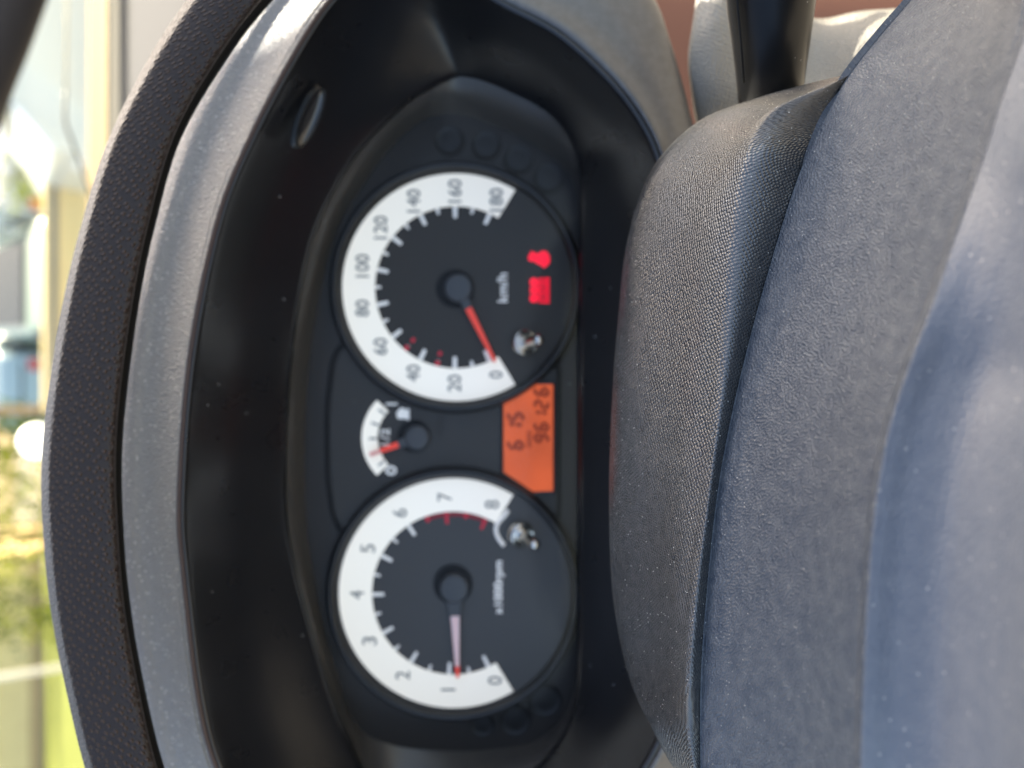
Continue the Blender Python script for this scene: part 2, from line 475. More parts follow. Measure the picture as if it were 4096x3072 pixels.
# oval grip recess in the ceiling of the hood
def sensor():
    c = P(1223, 467, .2885)
    ax = P(1275, 345, .2880) - c
    ay = P(1258, 482, .2923) - c
    ay = ay - ax * (ay.dot(ax) / ax.length_squared)
    nn = ax.cross(ay).normalized()
    if nn.dot(CAM - c) < 0: nn = -nn
    L = ax.length
    def ring(fr, h, wdt=1.0):
        return [c + ax * fr * math.cos(t) + ay * fr * wdt * math.sin(t) + nn * h for t in [2 * math.pi * k / 48 for k in range(48)]]
    root = empty("ceiling_plug", c, "glossy round blanking plug set in the black ceiling of the hood", "plug")
    rows = [ring(1.06, 0.0004), ring(1.0, 0.0016), ring(0.93, 0.0022), ring(0.88, 0.0016), ring(0.75, 0.0008), ring(0.4, 0.0001), ring(0.02, 0.0)]
    rows = [[v for v in r] for r in zip(*[list(x) for x in rows])]
    rows = [list(r) for r in rows]
    grid_mesh("plug_disc", rel(root, rows), smooth_plastic("plug_gloss_black", (0.012, 0.012, 0.013), 0.2, 0.6), root, closed=True)
    r2 = [ring(0.96 + 0.03 * math.cos(q), 0.0024 + 0.0006 * math.sin(q)) for q in [2 * math.pi * k / 8 for k in range(8)]]
    grid_mesh("plug_rim", rel(root, r2), smooth_plastic("plug_rim_gloss", (0.015, 0.015, 0.015), 0.25, 0.5), root, closed=True, row_closed=True)
sensor()

# ================================================================== instrument cluster
D = 0.340
CO = P(2048, 1536, D)
MC = Matrix.Identity(4)
for i in range(3):
    MC[i][0] = RT[i]; MC[i][1] = UP[i]; MC[i][2] = -FW[i]; MC[i][3] = CO[i]
cluster = empty("instrument_cluster", label="car instrument cluster with two white banded dials, fuel gauge and amber display", cat="instrument cluster", mat4=MC)
def L(x, y, n=0.0): return Vector(((1536 - y) / F_PX * (D - n), (2048 - x) / F_PX * (D - n), n))
PX = D / F_PX                      # metres on the face for one pixel of the 4096 frame
Q = 4096 / 2212.0

inner_c = catmull_closed([Vector((*s[3], 0)) for s in ST], 4)
cen = Vector((1750, 1650, 0))
outl = [cen + (p - cen) * 1.04 for p in inner_c]
prism("face_panel", [L(p.x, p.y)[:2] for p in outl], -0.003, 0.0, M_face, cluster)
# raised plate between the dials
def rounded(pts, r, n=6):
    out = []
    N = len(pts)
    for i in range(N):
        p0, p1, p2 = Vector(pts[i - 1]), Vector(pts[i]), Vector(pts[(i + 1) % N])
        a = (p0 - p1).normalized(); b = (p2 - p1).normalized()
        q0 = p1 + a * min(r, (p0 - p1).length * .45); q2 = p1 + b * min(r, (p2 - p1).length * .45)
        for k in range(n + 1):
            t = k / n
            out.append(q0 * (1 - t) ** 2 + p1 * 2 * t * (1 - t) + q2 * t * t)
    return out
pl = [(1440, 1340), (1350, 1420), (1322, 1640), (1324, 1900), (1345, 2060), (1395, 2140), (1700, 2020), (1960, 1900), (2222, 2085), (2222, 1452), (1960, 1560), (1700, 1480)]
pl_l = [L(*p)[:2] for p in pl]
plate = prism("centre_plate", rounded(pl_l, 0.006), 0.0, 0.0016, M_plate, cluster, bevel=0.0004)
gr = [Vector((p[0], p[1], 0.0006)) for p in rounded([L(*(1768 + (q[0] - 1768) * 1.035, 1765 + (q[1] - 1765) * 1.035))[:2] for q in pl], 0.006)]
tube("plate_groove", gr, 0.0009, M_hole, cluster, seg=8, closed=True)

def text_mesh(body, size):
    cu = bpy.data.curves.new("t", 'FONT'); cu.body = body; cu.size = size; cu.align_x = 'CENTER'; cu.align_y = 'CENTER'
    cu.resolution_u = 4
    ob = bpy.data.objects.new("t", cu); col.objects.link(ob)
    dg = bpy.context.evaluated_depsgraph_get()
    me = bpy.data.meshes.new_from_object(ob.evaluated_get(dg))
    bpy.data.objects.remove(ob); bpy.data.curves.remove(cu)
    xs = [v.co.x for v in me.vertices]; ys = [v.co.y for v in me.vertices]
    cx, cy = (min(xs) + max(xs)) / 2, (min(ys) + max(ys)) / 2
    for v in me.vertices: v.co.x -= cx; v.co.y -= cy
    return me, max(xs) - min(xs), max(ys) - min(ys)
def text(name, body, loc, height, mat_, parent, width=None, thick=0.00012, bold=0.0):
    me, w_, h_ = text_mesh(body, 0.01)
    sy = height / h_; sx = (width / w_) if width else sy
    for v in me.vertices: v.co = Vector((v.co.x * sx, v.co.y * sy, 0))
    me.materials.clear()
    o = new_obj(name, me, mat_, parent); o.location = loc
    md = o.modifiers.new("ink", 'SOLIDIFY'); md.thickness = thick; md.offset = 0
    if bold:
        bm = bmesh.new(); bm.from_mesh(me)
        bmesh.ops.remove_doubles(bm, verts=bm.verts, dist=1e-6)
        bm.normal_update()
        # grow the stroke outline a little
        for v in bm.verts:
            bo = [e for e in v.link_edges if e.is_boundary]
            if len(bo) == 2:
                n = Vector((0, 0, 0))
                for e in bo:
                    f = e.link_faces[0]; d_ = (e.verts[1].co - e.verts[0].co).normalized()
                    nn = Vector((d_.y, -d_.x, 0)); mid = (e.verts[0].co + e.verts[1].co) / 2
                    if nn.dot(mid - f.calc_center_median()) < 0: nn = -nn
                    n += nn
                if n.length > 0.1: v.tag = True; v["_"] if False else None
                v.normal = n.normalized() if n.length > 0.1 else Vector((0, 0, 0))
        offs = [(v, v.normal.copy()) for v in bm.verts if v.tag]
        for v, n in offs: v.co += Vector((n.x, n.y, 0)) * bold
        bm.to_mesh(me); bm.free()
    return o

def sector(name, c, r0, r1, a0, a1, n, th, mat_, parent, seg=80):
    pts = []
    for k in range(seg + 1):
        a = a0 + (a1 - a0) * k / seg; pts.append((c.x + r1 * math.cos(a), c.y + r1 * math.sin(a)))
    for k in range(seg, -1, -1):
        a = a0 + (a1 - a0) * k / seg; pts.append((c.x + r0 * math.cos(a), c.y + r0 * math.sin(a)))
    bm = bmesh.new()
    N = len(pts); H = seg + 1
    hi = [bm.verts.new((p[0], p[1], n + th)) for p in pts]; lo = [bm.verts.new((p[0], p[1], n)) for p in pts]
    for k in range(seg):
        bm.faces.new((hi[k], hi[k + 1], hi[N - 2 - k], hi[N - 1 - k]))
    for i in range(N):
        j = (i + 1) % N; bm.faces.new((lo[i], lo[j], hi[j], hi[i]))
    return bm_obj(name, bm, mat_, parent)

def bar(name, c, ang, r0, r1, w0, w1, n, th, mat_, parent, bevel=0.0):
    d = Vector((math.cos(ang), math.sin(ang))); p = Vector((-d.y, d.x)); c2 = Vector((c.x, c.y))
    pts = [c2 + d * r0 - p * w0 / 2, c2 + d * r1 - p * w1 / 2, c2 + d * r1 + p * w1 / 2, c2 + d * r0 + p * w0 / 2]
    return prism(name, pts, n, n + th, mat_, parent, bevel)

def disc(name, c, r, n0, n1, mat_, parent, seg=96, edge=0.0004):
    return revolve(name, [(1e-5, n0), (r, n0), (r, n1 - edge), (r - edge, n1), (1e-5, n1)], (c.x, c.y, 0), mat_, parent, seg, smooth=False)

def ring_bezel(c, r_in, r_out, h, parent):
    prof = [(r_in, 0.0), (r_in, h * .55), (r_in + .0006, h * .85), (r_in + .0016, h), (r_in + .0030, h * .97), (r_out - .0012, h * .55), (r_out, h * .22), (r_out + .0008, 0.0)]
    revolve("bezel_ring", prof, (c.x, c.y, 0), M_ring, parent, 128)

G0, G1 = R_(211.3), R_(-31.3)
def gauge(name, cx, cy, r_out, r_in, dialmat, label):
    g = bpy.data.objects.new(name, None); col.objects.link(g); g.parent = cluster; g["label"] = label
    c = L(cx, cy)
    disc("dial_face", c, r_out * PX + 0.0015, 0.0002, 0.0022, dialmat, g)
    sector("scale_band", c, r_in * PX, r_out * PX, G0, G1, 0.0023, 0.0003, M_white, g)
    ring_bezel(c, r_out * PX + 0.0012, r_out * PX + 0.0058, 0.0072, g)
    return g, c
N0 = 0.0024
# speedometer
sp, c = gauge("speedometer", 1826, 1152, 452, 322, M_dial, "right hand dial numbered 0 to 180, red needle at rest on 0")
for k in range(10):
    a = R_(204.5 - 25.47 * k)
    rr = 206 * Q * PX
    v = str(20 * k)
    hgt = 52 * PX
    text("number", v, (c.x + rr * math.cos(a), c.y + rr * math.sin(a), N0 + 0.0004), hgt, M_num, sp, width=hgt * (0.52 if k == 0 else (1.25 if k < 5 else 1.72)), bold=0.00012)
    bar("scale_tick", c, a, 276 * PX, 320 * PX, 14 * PX, 17 * PX, N0, 0.0002, M_print, sp)
    if k < 9:
        bar("scale_tick", c, a - R_(25.47 / 2), 298 * PX, 320 * PX, 9 * PX, 13 * PX, N0, 0.0002, M_print, sp)
for kmh in (30, 50):
    a = R_(204.5 - 25.47 * kmh / 20)
    bar("red_tick", c, a, 300 * PX, 320 * PX, 16 * PX, 20 * PX, N0 + 0.0002, 0.0002, M_redtick, sp)
    bar("red_tick", c, a, 262 * PX, 280 * PX, 14 * PX, 14 * PX, N0, 0.0002, M_redtick, sp)
def needle(g, cx, cy, ang, rl, r0, w0, w1, red_from, body_mat, cap_r, hole_r, hn=0.0075, nn=0.0052, hole_off=(-12, 4)):
    hc = L(cx + hole_off[0], cy + hole_off[1], N0)
    revolve("needle_well_shade", [(1e-5, N0 + .0001), (hole_r * PX * .96, N0 + .0001), (hole_r * PX, N0 + .0003), (hole_r * PX * 1.02, N0 - .001)], (hc.x, hc.y, 0), M_hole, g, 64, smooth=False)  # flat black disc painted as the shade of a recess
    cc = L(cx, cy, hn)
    s = (D - hn) / F_PX
    revolve("needle_cap", [(cap_r * s * 1.04, N0), (cap_r * s, hn - .001), (cap_r * s * .93, hn - .0002), (cap_r * s * .8, hn), (1e-5, hn)], (cc.x, cc.y, 0), M_cap, g, 64)
    s2 = (D - nn) / F_PX
    c2 = L(cx, cy, nn)
    bar("needle_neck", c2, ang, cap_r * .6 * s2, (r0 + 4) * s2, w0 * 1.6 * s2, w0 * 1.25 * s2, nn - .0006, 0.0020, M_cap, g, bevel=0.0003)
    nd_ = bar("needle", c2, ang, r0 * s2, red_from * s2, w0 * s2, (w0 + (w1 - w0) * (red_from - r0) / (rl - r0)) * s2, nn, 0.0012, body_mat, g, bevel=0.0003)
    if red_from < rl:
        bar("needle_tip", c2, ang, red_from * s2, rl * s2, (w0 + (w1 - w0) * (red_from - r0) / (rl - r0)) * s2, w1 * s2, nn, 0.0012, M_red, g, bevel=0.0002)
needle(sp, 1832, 1150, R_(206.5), 332, 90, 27, 14, 332, M_red, 56, 76)
text("unit_text", "km/h", L(2010, 1151, N0 + .0002), 40 * PX, M_print, sp, width=114 * PX, bold=0.0001)
# reset knobs
def knob(g, x, y, dirn):
    c = L(x, y, N0)
    t = Vector(dirn).normalized()
    q = Vector((0, 0, 1)).rotation_difference(t).to_matrix()
    kb = revolve("reset_knob", [(.0062, -.001), (.0063, .0018), (.0058, .0027), (.0049, .0030), (.0042, .0022), (.0036, .0012), (.0030, .004), (.0026, .0125), (.0023, .0140), (.0014, .0148), (1e-5, .0150)], c, M_chrome, g, 48, axis=q)
    return kb
knob(sp, 2096, 1372, (0.06, -0.55, 1))
# lit warning symbols
def poly(name, pts, n, th, mat_, parent):
    return prism(name, pts, n, n + th, mat_, parent)
def blob(cx, cy, r, sx=1.0, sy=1.0, seg=20):
    return [L(cx + r * sx * math.cos(t), cy + r * sy * math.sin(t))[:2] for t in [2 * math.pi * k / seg for k in range(seg)]]
belt = bpy.data.objects.new("seat_belt_light", None); col.objects.link(belt); belt.parent = sp; belt["label"] = "lit red seat belt symbol"
def multi_prism(name, polys, n, th, mat_, parent):
    bm = bmesh.new()
    for i, pts in enumerate(polys):
        e = n + th + i * 0.00003
        lo = [bm.verts.new((p[0], p[1], n)) for p in pts]; hi = [bm.verts.new((p[0], p[1], e)) for p in pts]
        bm.faces.new(lo); bm.faces.new(hi)
        for a in range(len(pts)):
            b = (a + 1) % len(pts); bm.faces.new((lo[a], lo[b], hi[b], hi[a]))
    return bm_obj(name, bm, mat_, parent)
bpy.data.objects.remove(belt)
body = [(2134, 1012), (2150, 1022), (2166, 1008), (2184, 1010), (2196, 1028), (2198, 1052), (2186, 1066), (2174, 1075), (2164, 1064), (2148, 1058), (2136, 1048)]
s1 = multi_prism("seat_belt_light", [blob(2126, 1034, 13, 1, 1.2), [L(*p)[:2] for p in body], [L(*p)[:2] for p in ((2120, 1012), (2127, 1008), (2152, 1030), (2146, 1036))]], N0, 0.0002, M_warn, sp); s1["label"] = "lit red seat belt symbol"
polys = [blob(2134, 1196, 16), blob(2134, 1163, 15), blob(2134, 1131, 16)]
for k, yy in enumerate((1214, 1201, 1188, 1175, 1162, 1149, 1136, 1123)):
    x0_, x1_ = (2156, 2173) if k % 3 else (2156, 2196)
    polys.append([L(x0_, yy)[:2], L(x1_, yy)[:2], L(x1_, yy - 7)[:2], L(x0_, yy - 7)[:2]])
    polys.append([L(2178, yy)[:2], L(2196, yy)[:2], L(2196, yy - 8)[:2], L(2178, yy - 8)[:2]])
polys.append([L(2148, 1206)[:2], L(2154, 1206)[:2], L(2154, 1122)[:2], L(2148, 1122)[:2]])
s2 = multi_prism("charge_light", polys, N0, 0.0002, M_warn, sp); s2["label"] = "lit red block shaped warning symbol"

# tachometer
ta, c = gauge("tachometer", 1816, 2366, 456, 324, M_dial_t, "left hand dial numbered 0 to 8, red needle paled with painted glare, just past 1")
for k in range(9):
    a = R_(205.4 - 28.6 * k)
    rr = 207 * Q * PX
    hgt = 56 * PX
    text("number", str(k), (c.x + rr * math.cos(a), c.y + rr * math.sin(a), N0 + 0.0004), hgt, M_num, ta, width=(None if k == 1 else hgt * .58), bold=0.00006)
    red = k >= 7
    bar("red_tick" if red else "scale_tick", c, a, 276 * PX, 322 * PX, 12 * PX, 15 * PX, N0 + (0.0002 if red else 0), 0.0002, M_redtick if red else M_print, ta)
    if k < 8 and k != 6 and k != 7:
        bar("scale_tick", c, a - R_(14.3), 299 * PX, 322 * PX, 8 * PX, 11 * PX, N0, 0.0002, M_print, ta)
    if k in (6, 7):
        bar("red_tick", c, a - R_(14.3), 300 * PX, 322 * PX, 14 * PX, 16 * PX, N0 + .0002, 0.0002, M_redtick, ta)
sector("red_zone", c, 305 * PX, 322 * PX, R_(205.4 - 28.6 * 6.45), R_(205.4 - 28.6 * 8), N0, 0.0001, mat("red_zone_print", (0.25, 0.012, 0.02), 0.5, 0.3), ta, seg=24)
needle(ta, 1816, 2358, R_(182.5), 350, 100, 36, 13, 305, M_glare_pink, 58, 78, hole_off=(-4, -22))
text("unit_text", "x1000rpm", L(1998, 2350, N0 + .0002), 42 * PX, M_print, ta, width=210 * PX, bold=0.00016)
knob(ta, 2082, 2136, (-0.22, -0.55, 1))
tp = [L(*p, N0 + .0002) for p in ((2032, 2040), (2018, 2062), (1996, 2085), (1984, 2110), (1988, 2140), (2002, 2164), (2016, 2182))]
tube("curved_mark", catmull(tp, 5), 9 * PX, M_print, ta, seg=8, flat=1.0)

# fuel gauge
fu = bpy.data.objects.new("fuel_gauge", None); col.objects.link(fu); fu.parent = cluster; fu["label"] = "small fuel gauge with its needle near a quarter"
NP = 0.0017
c = L(1663, 1750)
sector("scale_band", c, 150 * PX, 213 * PX, R_(134.5), R_(45.5), NP, 0.0002, M_white, fu, seg=32)
for a in (127, 91, 71, 52):
    bar("scale_tick", c, R_(a), 152 * PX, 184 * PX, 9 * PX, 9 * PX, NP + .0002, 0.0001, M_num, fu)
needle_c = (1663, 1750)
hc = L(1655, 1744, NP)
revolve("needle_well_shade", [(1e-5, NP + .0001), (66 * PX, NP + .0001), (68 * PX, NP - .001)], (hc.x, hc.y, 0), M_hole, fu, 64, smooth=False)
cc = L(1666, 1752, .006); s_ = (D - .006) / F_PX
revolve("needle_cap", [(52 * s_, NP), (50 * s_, .005), (46 * s_, .0058), (38 * s_, .006), (1e-5, .006)], (cc.x, cc.y, 0), M_cap, fu, 64)
c2 = L(1663, 1752, .0042)
bar("needle_neck", c2, R_(110), 30 * s_, 78 * s_, 46 * s_, 30 * s_, .0036, .0014, M_cap, fu, bevel=.0003)
bar("needle", c2, R_(110), 74 * s_, 150 * s_, 24 * s_, 19 * s_, .0042, .0010, M_red, fu, bevel=.0003)
bar("needle_tip", c2, R_(110), 150 * s_, 196 * s_, 19 * s_, 16 * s_, .0042, .0009, mat("needle_tip_pale_red", (0.80, 0.33, 0.28), .4), fu)
text("fraction", "1", L(1566, 1616, NP + .0002), 44 * PX, M_print, fu, bold=.00014)
text("fraction", "1/2", L(1541, 1748, NP + .0002), 34 * PX, M_print, fu, width=66 * PX, bold=.00008)
text("fraction", "0", L(1564, 1882, NP + .0002), 42 * PX, M_print, fu, width=34 * PX, bold=.00018)
pp = [[(1594, 1640), (1634, 1640), (1634, 1674), (1594, 1674)], [(1630, 1634), (1639, 1634), (1639, 1680), (1630, 1680)], [(1600, 1632), (1622, 1632), (1622, 1641), (1600, 1641)], [(1590, 1646), (1597, 1646), (1597, 1668), (1590, 1668)]]
o_ = multi_prism("pump_symbol", [[L(*p)[:2] for p in q] for q in pp], NP, .0002, M_print, fu)

# amber display
lc = bpy.data.objects.new("display", None); col.objects.link(lc); lc.parent = cluster; lc["label"] = "lit amber display showing 6 15 above 96126"
lp = [(2015, 1616), (2131, 1539), (2211, 1538), (2211, 1961), (2131, 1964), (2015, 1886)]
prism("screen", [L(*p)[:2] for p in lp], NP, NP + .0002, M_lcd, lc)
fr = [(2004, 1608), (2129, 1526), (2221, 1525), (2221, 1974), (2129, 1977), (2004, 1892)]
fo = [L(*p)[:2] for p in fr]; fi = [L(*p)[:2] for p in lp]
bm = bmesh.new()
vo = [bm.verts.new((p[0], p[1], NP + .0012)) for p in fo]; vi = [bm.verts.new((p[0], p[1], NP + .0003)) for p in fi]; vb = [bm.verts.new((p[0], p[1], NP - .0002)) for p in fo]
for i in range(6):
    j = (i + 1) % 6
    bm.faces.new((vo[i], vo[j], vi[j], vi[i])); bm.faces.new((vb[i], vb[j], vo[j], vo[i]))
bm_obj("screen_frame", bm, M_ring, lc)
SEG = {'0': 'abcdef', '1': 'bc', '2': 'abged', '3': 'abgcd', '4': 'fgbc', '5': 'afgcd', '6': 'afgedc', '7': 'abc', '8': 'abcdefg', '9': 'abcdfg'}
def seg_digit(ch, cx, cy, h, wd, st, slant=0.10):
    """cx,cy px centre; h, wd, st in px"""
    H, W, S = h * PX, wd * PX, st * PX
    g = S * .12
    R = {'a': (0, H / 2, W, S), 'g': (0, 0, W, S), 'd': (0, -H / 2, W, S),
         'b': (W / 2, H / 4, S, H / 2), 'c': (W / 2, -H / 4, S, H / 2), 'f': (-W / 2, H / 4, S, H / 2), 'e': (-W / 2, -H / 4, S, H / 2)}
    c = L(cx, cy)
    polys = []
    for k in SEG[ch]:
        x, y, w_, h_ = R[k]
        w_ -= g; h_ -= g
        if w_ > h_:
            q = [(x - w_ / 2, y), (x - w_ / 2 + S / 2, y + S / 2), (x + w_ / 2 - S / 2, y + S / 2), (x + w_ / 2, y), (x + w_ / 2 - S / 2, y - S / 2), (x - w_ / 2 + S / 2, y - S / 2)]
        else:
            q = [(x, y - h_ / 2), (x - S / 2, y - h_ / 2 + S / 2), (x - S / 2, y + h_ / 2 - S / 2), (x, y + h_ / 2), (x + S / 2, y + h_ / 2 - S / 2), (x + S / 2, y - h_ / 2 + S / 2)]
        polys.append([(c.x + a + b * slant, c.y + b) for a, b in q])
    multi_prism("digit", polys, NP + .00022, .0001, M_seg, lc)
for ch, cy in (('6', 1778), ('1', 1702), ('5', 1666)):
    seg_digit(ch, 2062, cy, 56, 27 if ch != '1' else 10, 13)
for ch, cy in (('9', 1752), ('6', 1706), ('1', 1655), ('2', 1618), ('6', 1567)):
    seg_digit(ch, 2165, cy, 50, 27 if ch != '1' else 10, 12)
text("mode_text", "ODO", L(2117, 1756, NP + .00035), 17 * PX, M_seg, lc, width=66 * PX, bold=.00012)

# round telltale windows
for x, y, r in ((1799, 566, 58), (1945, 583, 58), (2074, 640, 58), (2192, 715, 60), (1930, 2895, 48), (2060, 2876, 63), (2177, 2796, 66)):
    c = L(x, y)
    revolve("warning_window", [(r * PX * 1.08, 0.0), (r * PX * 1.05, .0004), (r * PX, .0005), (r * PX * .96, .00015), (r * PX * .6, .0003), (1e-5, .0004)], (c.x, c.y, 0), M_window, cluster, 48)

# clear lens over the cluster
lens_rows = []
bk = catmull_closed([Vector((*s[2], 0)) for s in ST], 4)
cen = Vector((1760, 1700, 0))
for p in bk:
    row = []
    for k in range(9):
        t = 0.03 + 0.955 * k / 8
        q = cen + (p - cen) * t
        row.append(L(q.x, q.y, D - (BACKD + 0.0015) + 0.007 * (1 - t ** 2)))
    lens_rows.append(row)
ln = grid_mesh("clear_lens", lens_rows, M_lens, cluster, closed=True, towards=Vector((0, 0, 0.3)))

# ================================================================== steering wheel
wheel = empty("steering_wheel", P(3300, 1600, 0.20), "dark steering wheel with dimpled leather rim and grained centre pad", "steering wheel")
def W(r): return rel(wheel, r)
rim_l = [(1180,-500),(745,0),(477,461),(325,900),(235,1300),(178,1700),(165,2000),(200,2420),(270,2780),(340,3072),(470,3450)]
rim_r = [(1500,-500),(1045,0),(846,271),(690,553),(600,868),(537,1165),(480,1560),(462,1850),(472,2129),(492,2388),(538,2679),(624,3060),(740,3400)]
def param_curve(pts, n):
    v = catmull([Vector((p[0], p[1], 0)) for p in pts], 12)
    ln_ = [0.0]
    for a, b in zip(v, v[1:]): ln_.append(ln_[-1] + (b - a).length)
    out = []; j = 0
    for k in range(n):
        t = ln_[-1] * k / (n - 1)
        while j < len(v) - 2 and ln_[j + 1] < t: j += 1
        u = (t - ln_[j]) / max(1e-9, ln_[j + 1] - ln_[j])
        out.append(v[j].lerp(v[j + 1], u))
    return out
NRM = 90
lA = param_curve(rim_l, NRM); rA = param_curve(rim_r, NRM)
SEC = [(-1, .9), (-.985, .35), (-.88, .10), (-.5, .0), (0, -.04), (.45, .0), (.70, .055), (.80, .14), (.86, .32), (.94, .62), (1.0, 1.0), (.8, 1.5), (0, 1.8), (-.8, 1.5)]
rrows = []
wds = [(b - a).length / 2 for a, b in zip(lA, rA)]
wds = [sum(wds[max(0, i - 6):i + 7]) / len(wds[max(0, i - 6):i + 7]) for i in range(NRM)]
for i, (a, b) in enumerate(zip(lA, rA)):
    cpt = (a + b) / 2
    t = (cpt.y - 1500) / 2000
    d = 0.240 - 0.012 * t * t
    dr = (a - b).normalized()
    hw = wds[i]
    sec = [P(cpt.x + dr.x * hw * u, cpt.y + dr.y * hw * u, d + z * hw * d / F_PX) for u, z in SEC]
    rrows.append(catmull_closed(sec, 5))
rim = grid_mesh("rim", [rel(wheel, r_) for r_ in rrows], M_rim, wheel, row_closed=True, towards=None)
bm = bmesh.new(); bm.from_mesh(rim.data); bmesh.ops.recalc_face_normals(bm, faces=bm.faces); bm.to_mesh(rim.data); bm.free()
gapc = [(1530,-500),(1072,0),(872,271),(715,553),(622,868),(558,1165),(502,1560),(480,1850),(486,2129),(507,2388),(552,2679),(638,3060),(760,3400)]
gp = param_curve(gapc, NRM)
tube("rim_gap_strip", W([P(q.x - 46, q.y - 10, 0.254 - 0.012 * ((q.y - 1500) / 2000) ** 2) for q in gp]), 0.0042, M_rim_gap, wheel, seg=12)  # black strip laid along the dark gap between rim and hood

hub_st = [((3432,288),(3427,290),(3420,284)), ((3250,330),(3262,362),(3375,345)), ((3020,395),(3085,450),(3312,450)), ((2790,490),(2990,590),(3235,600)),
 ((2610,680),(2940,800),(3160,800)), ((2515,950),(2908,1050),(3080,1060)), ((2476,1270),(2884,1320),(3005,1330)), ((2450,1640),(2855,1650),(2930,1640)),
 ((2440,2000),(2815,2000),(2868,1980)), ((2452,2370),(2768,2370),(2825,2380)), ((2510,2680),(2742,2700),(2803,2700)), ((2600,2900),(2747,2930),(2800,2960)), ((2760,3190),(2792,3190),(2805,3190))]
rs = []
for i, (l, r, c_) in enumerate(hub_st):
    t = min(1, i / 3.0) * (1 if i < 11 else .6)
    dl = .199 + .045 * t; dr = .199 - .004 * t; dc = .1982
    back = lerp2(l, r, .22)
    rs.append([P(*back, dl + .022), P(*lerp2(l, r, .02), dl + .007), P(*l, dl), P(*lerp2(l, r, .10), dl - .010 * t), P(*lerp2(l, r, .5), dr + .0205 * t), P(*lerp2(l, r, .78), dr + .0085 * t), P(*lerp2(l, r, .93), dr + .0034 * t), P(*lerp2(r, c_, .10), dr + .0006 * t), P(*lerp2(r, c_, .5), dr - .0002), P(c_[0] + (10 if i > 3 else 45), c_[1] + (0 if i > 3 else 25), dc + (0 if i > 3 else .003))])
lc_ = [catmull([r[j] for r in rs], 10) for j in range(10)]
rows = [catmull([lc_[j][k] for j in range(10)], 8) for k in range(len(lc_[0]))]
grid_mesh("hub_cover", W(rows), M_hub, wheel, solid=0.002, towards=CAM - wheel.location)

pad_st = [((3980,-520),(4330,-480)), ((3800,-200),(4170,-150)), ((3640,0),(4095,110)), ((3520,140),(4040,260)), ((3395,300),(3985,420)), ((3310,450),(3930,600)), ((3235,600),(3875,760)),
 ((3160,800),(3808,950)), ((3080,1060),(3725,1190)), ((3005,1330),(3630,1440)), ((2930,1640),(3545,1700)), ((2868,1980),(3487,2020)), ((2825,2380),(3455,2400)), ((2803,2700),(3440,2710)), ((2800,2960),(3432,2960)), ((2806,3260),(3425,3260)), ((2830,3600),(3430,3600))]
rs = []
for i, (c_, s_) in enumerate(pad_st):
    e = (s_[0] + 900, s_[1] + 60)
    lo_ = min(1.0, max(0.0, (i - 5) / 4.0))
    f_ = min(1.0, max(0.25, (i - 1) / 6.0)) if i < 8 else 1.0
    rs.append([P(c_[0] + 2, c_[1], .205), P(*c_, .1978), P(c_[0] + 6, c_[1], .1971), P(*lerp2(c_, s_, .07), .1942), P(*lerp2(c_, s_, .25), .1864), P(*lerp2(c_, s_, .6), .170), *[P(s_[0] + off, s_[1] + off * .06, zs * lo_ + (.1506 - off * .000077) * (1 - lo_)) for off, zs in ((-45, .1541), (-13, .1517), (12, .1493), (50, .1487), (170, .1474), (360, .1420), (620, .1270), (900, .1050))]])
lc_ = [catmull([r[j] for r in rs], 8) for j in range(14)]
rows = [catmull([lc_[j][k] for j in range(14)], 6) for k in range(len(lc_[0]))]
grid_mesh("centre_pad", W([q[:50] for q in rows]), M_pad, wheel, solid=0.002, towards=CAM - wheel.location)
grid_mesh("airbag_cover_glare", W([q[49:] for q in rows]), M_bag_glare, wheel, solid=0.002, towards=CAM - wheel.location)

# ================================================================== column stalk
stalk = empty("column_stalk", P(3085, 420, .22), "black control lever standing out from behind the steering wheel hub", "stalk")
sp_ = [(3100, -420, .222), (3092, -200, .227), (3084, 0, .233), (3084, 150, .238), (3082, 330, .246), (3080, 480, .254), (3078, 640, .262)]
sr_ = [192, 182, 168, 152, 134, 127, 125]
pth = catmull([P(*a) for a in sp_], 8)
rr_ = catmull([Vector((r, 0, 0)) for r in sr_], 8)
rr_ = [v.x * .238 / F_PX for v in rr_]
tube("lever_body", rel(stalk, pth), rr_, M_stalk, stalk, seg=48)
seam = catmull([P(a[0] - sr_[i] * .80, a[1], a[2] - 0.0078 * sr_[i] / 150) for i, a in enumerate(sp_[:5])], 8)
tube("mould_line", rel(stalk, seam), 0.00035, M_stalk, stalk, seg=8)

# ================================================================== column shroud
shroud = empty("column_shroud", P(3000, 400, .27), "grey grained steering column shroud behind the lever, sunlit pale at one end", "column shroud")
def sgrid(rows_, dz=0.0):
    r = [catmull([P(p[0], p[1], p[2] + dz) for p in row], 8) for row in rows_]
    cols = [catmull([row[j] for row in r], 8) for j in range(len(r[0]))]
    return [[cols[j][k] for j in range(len(cols))] for k in range(len(cols[0]))]
sg = sgrid([
 [(2822,-260,.262),(2860,-230,.259),(2960,-160,.258),(3120,20,.264),(3270,74,.266),(3440,44,.257),(3625,30,.247),(3850,10,.234)],
 [(2775,60,.256),(2800,70,.2525),(2900,60,.249),(3100,120,.254),(3270,150,.256),(3440,130,.246),(3600,110,.236),(3850,80,.222)],
 [(2752,230,.255),(2772,240,.251),(2880,240,.247),(3090,250,.250),(3270,280,.249),(3420,250,.241),(3560,210,.243),(3850,170,.228)],
 [(2764,370,.256),(2786,375,.252),(2880,380,.248),(3080,380,.247),(3250,390,.244),(3340,360,.246),(3520,330,.252),(3850,260,.240)],
 [(2790,530,.262),(2810,535,.258),(2900,540,.256),(3080,540,.253),(3250,520,.256),(3330,480,.262),(3500,420,.270),(3850,330,.275)]], 0.032)
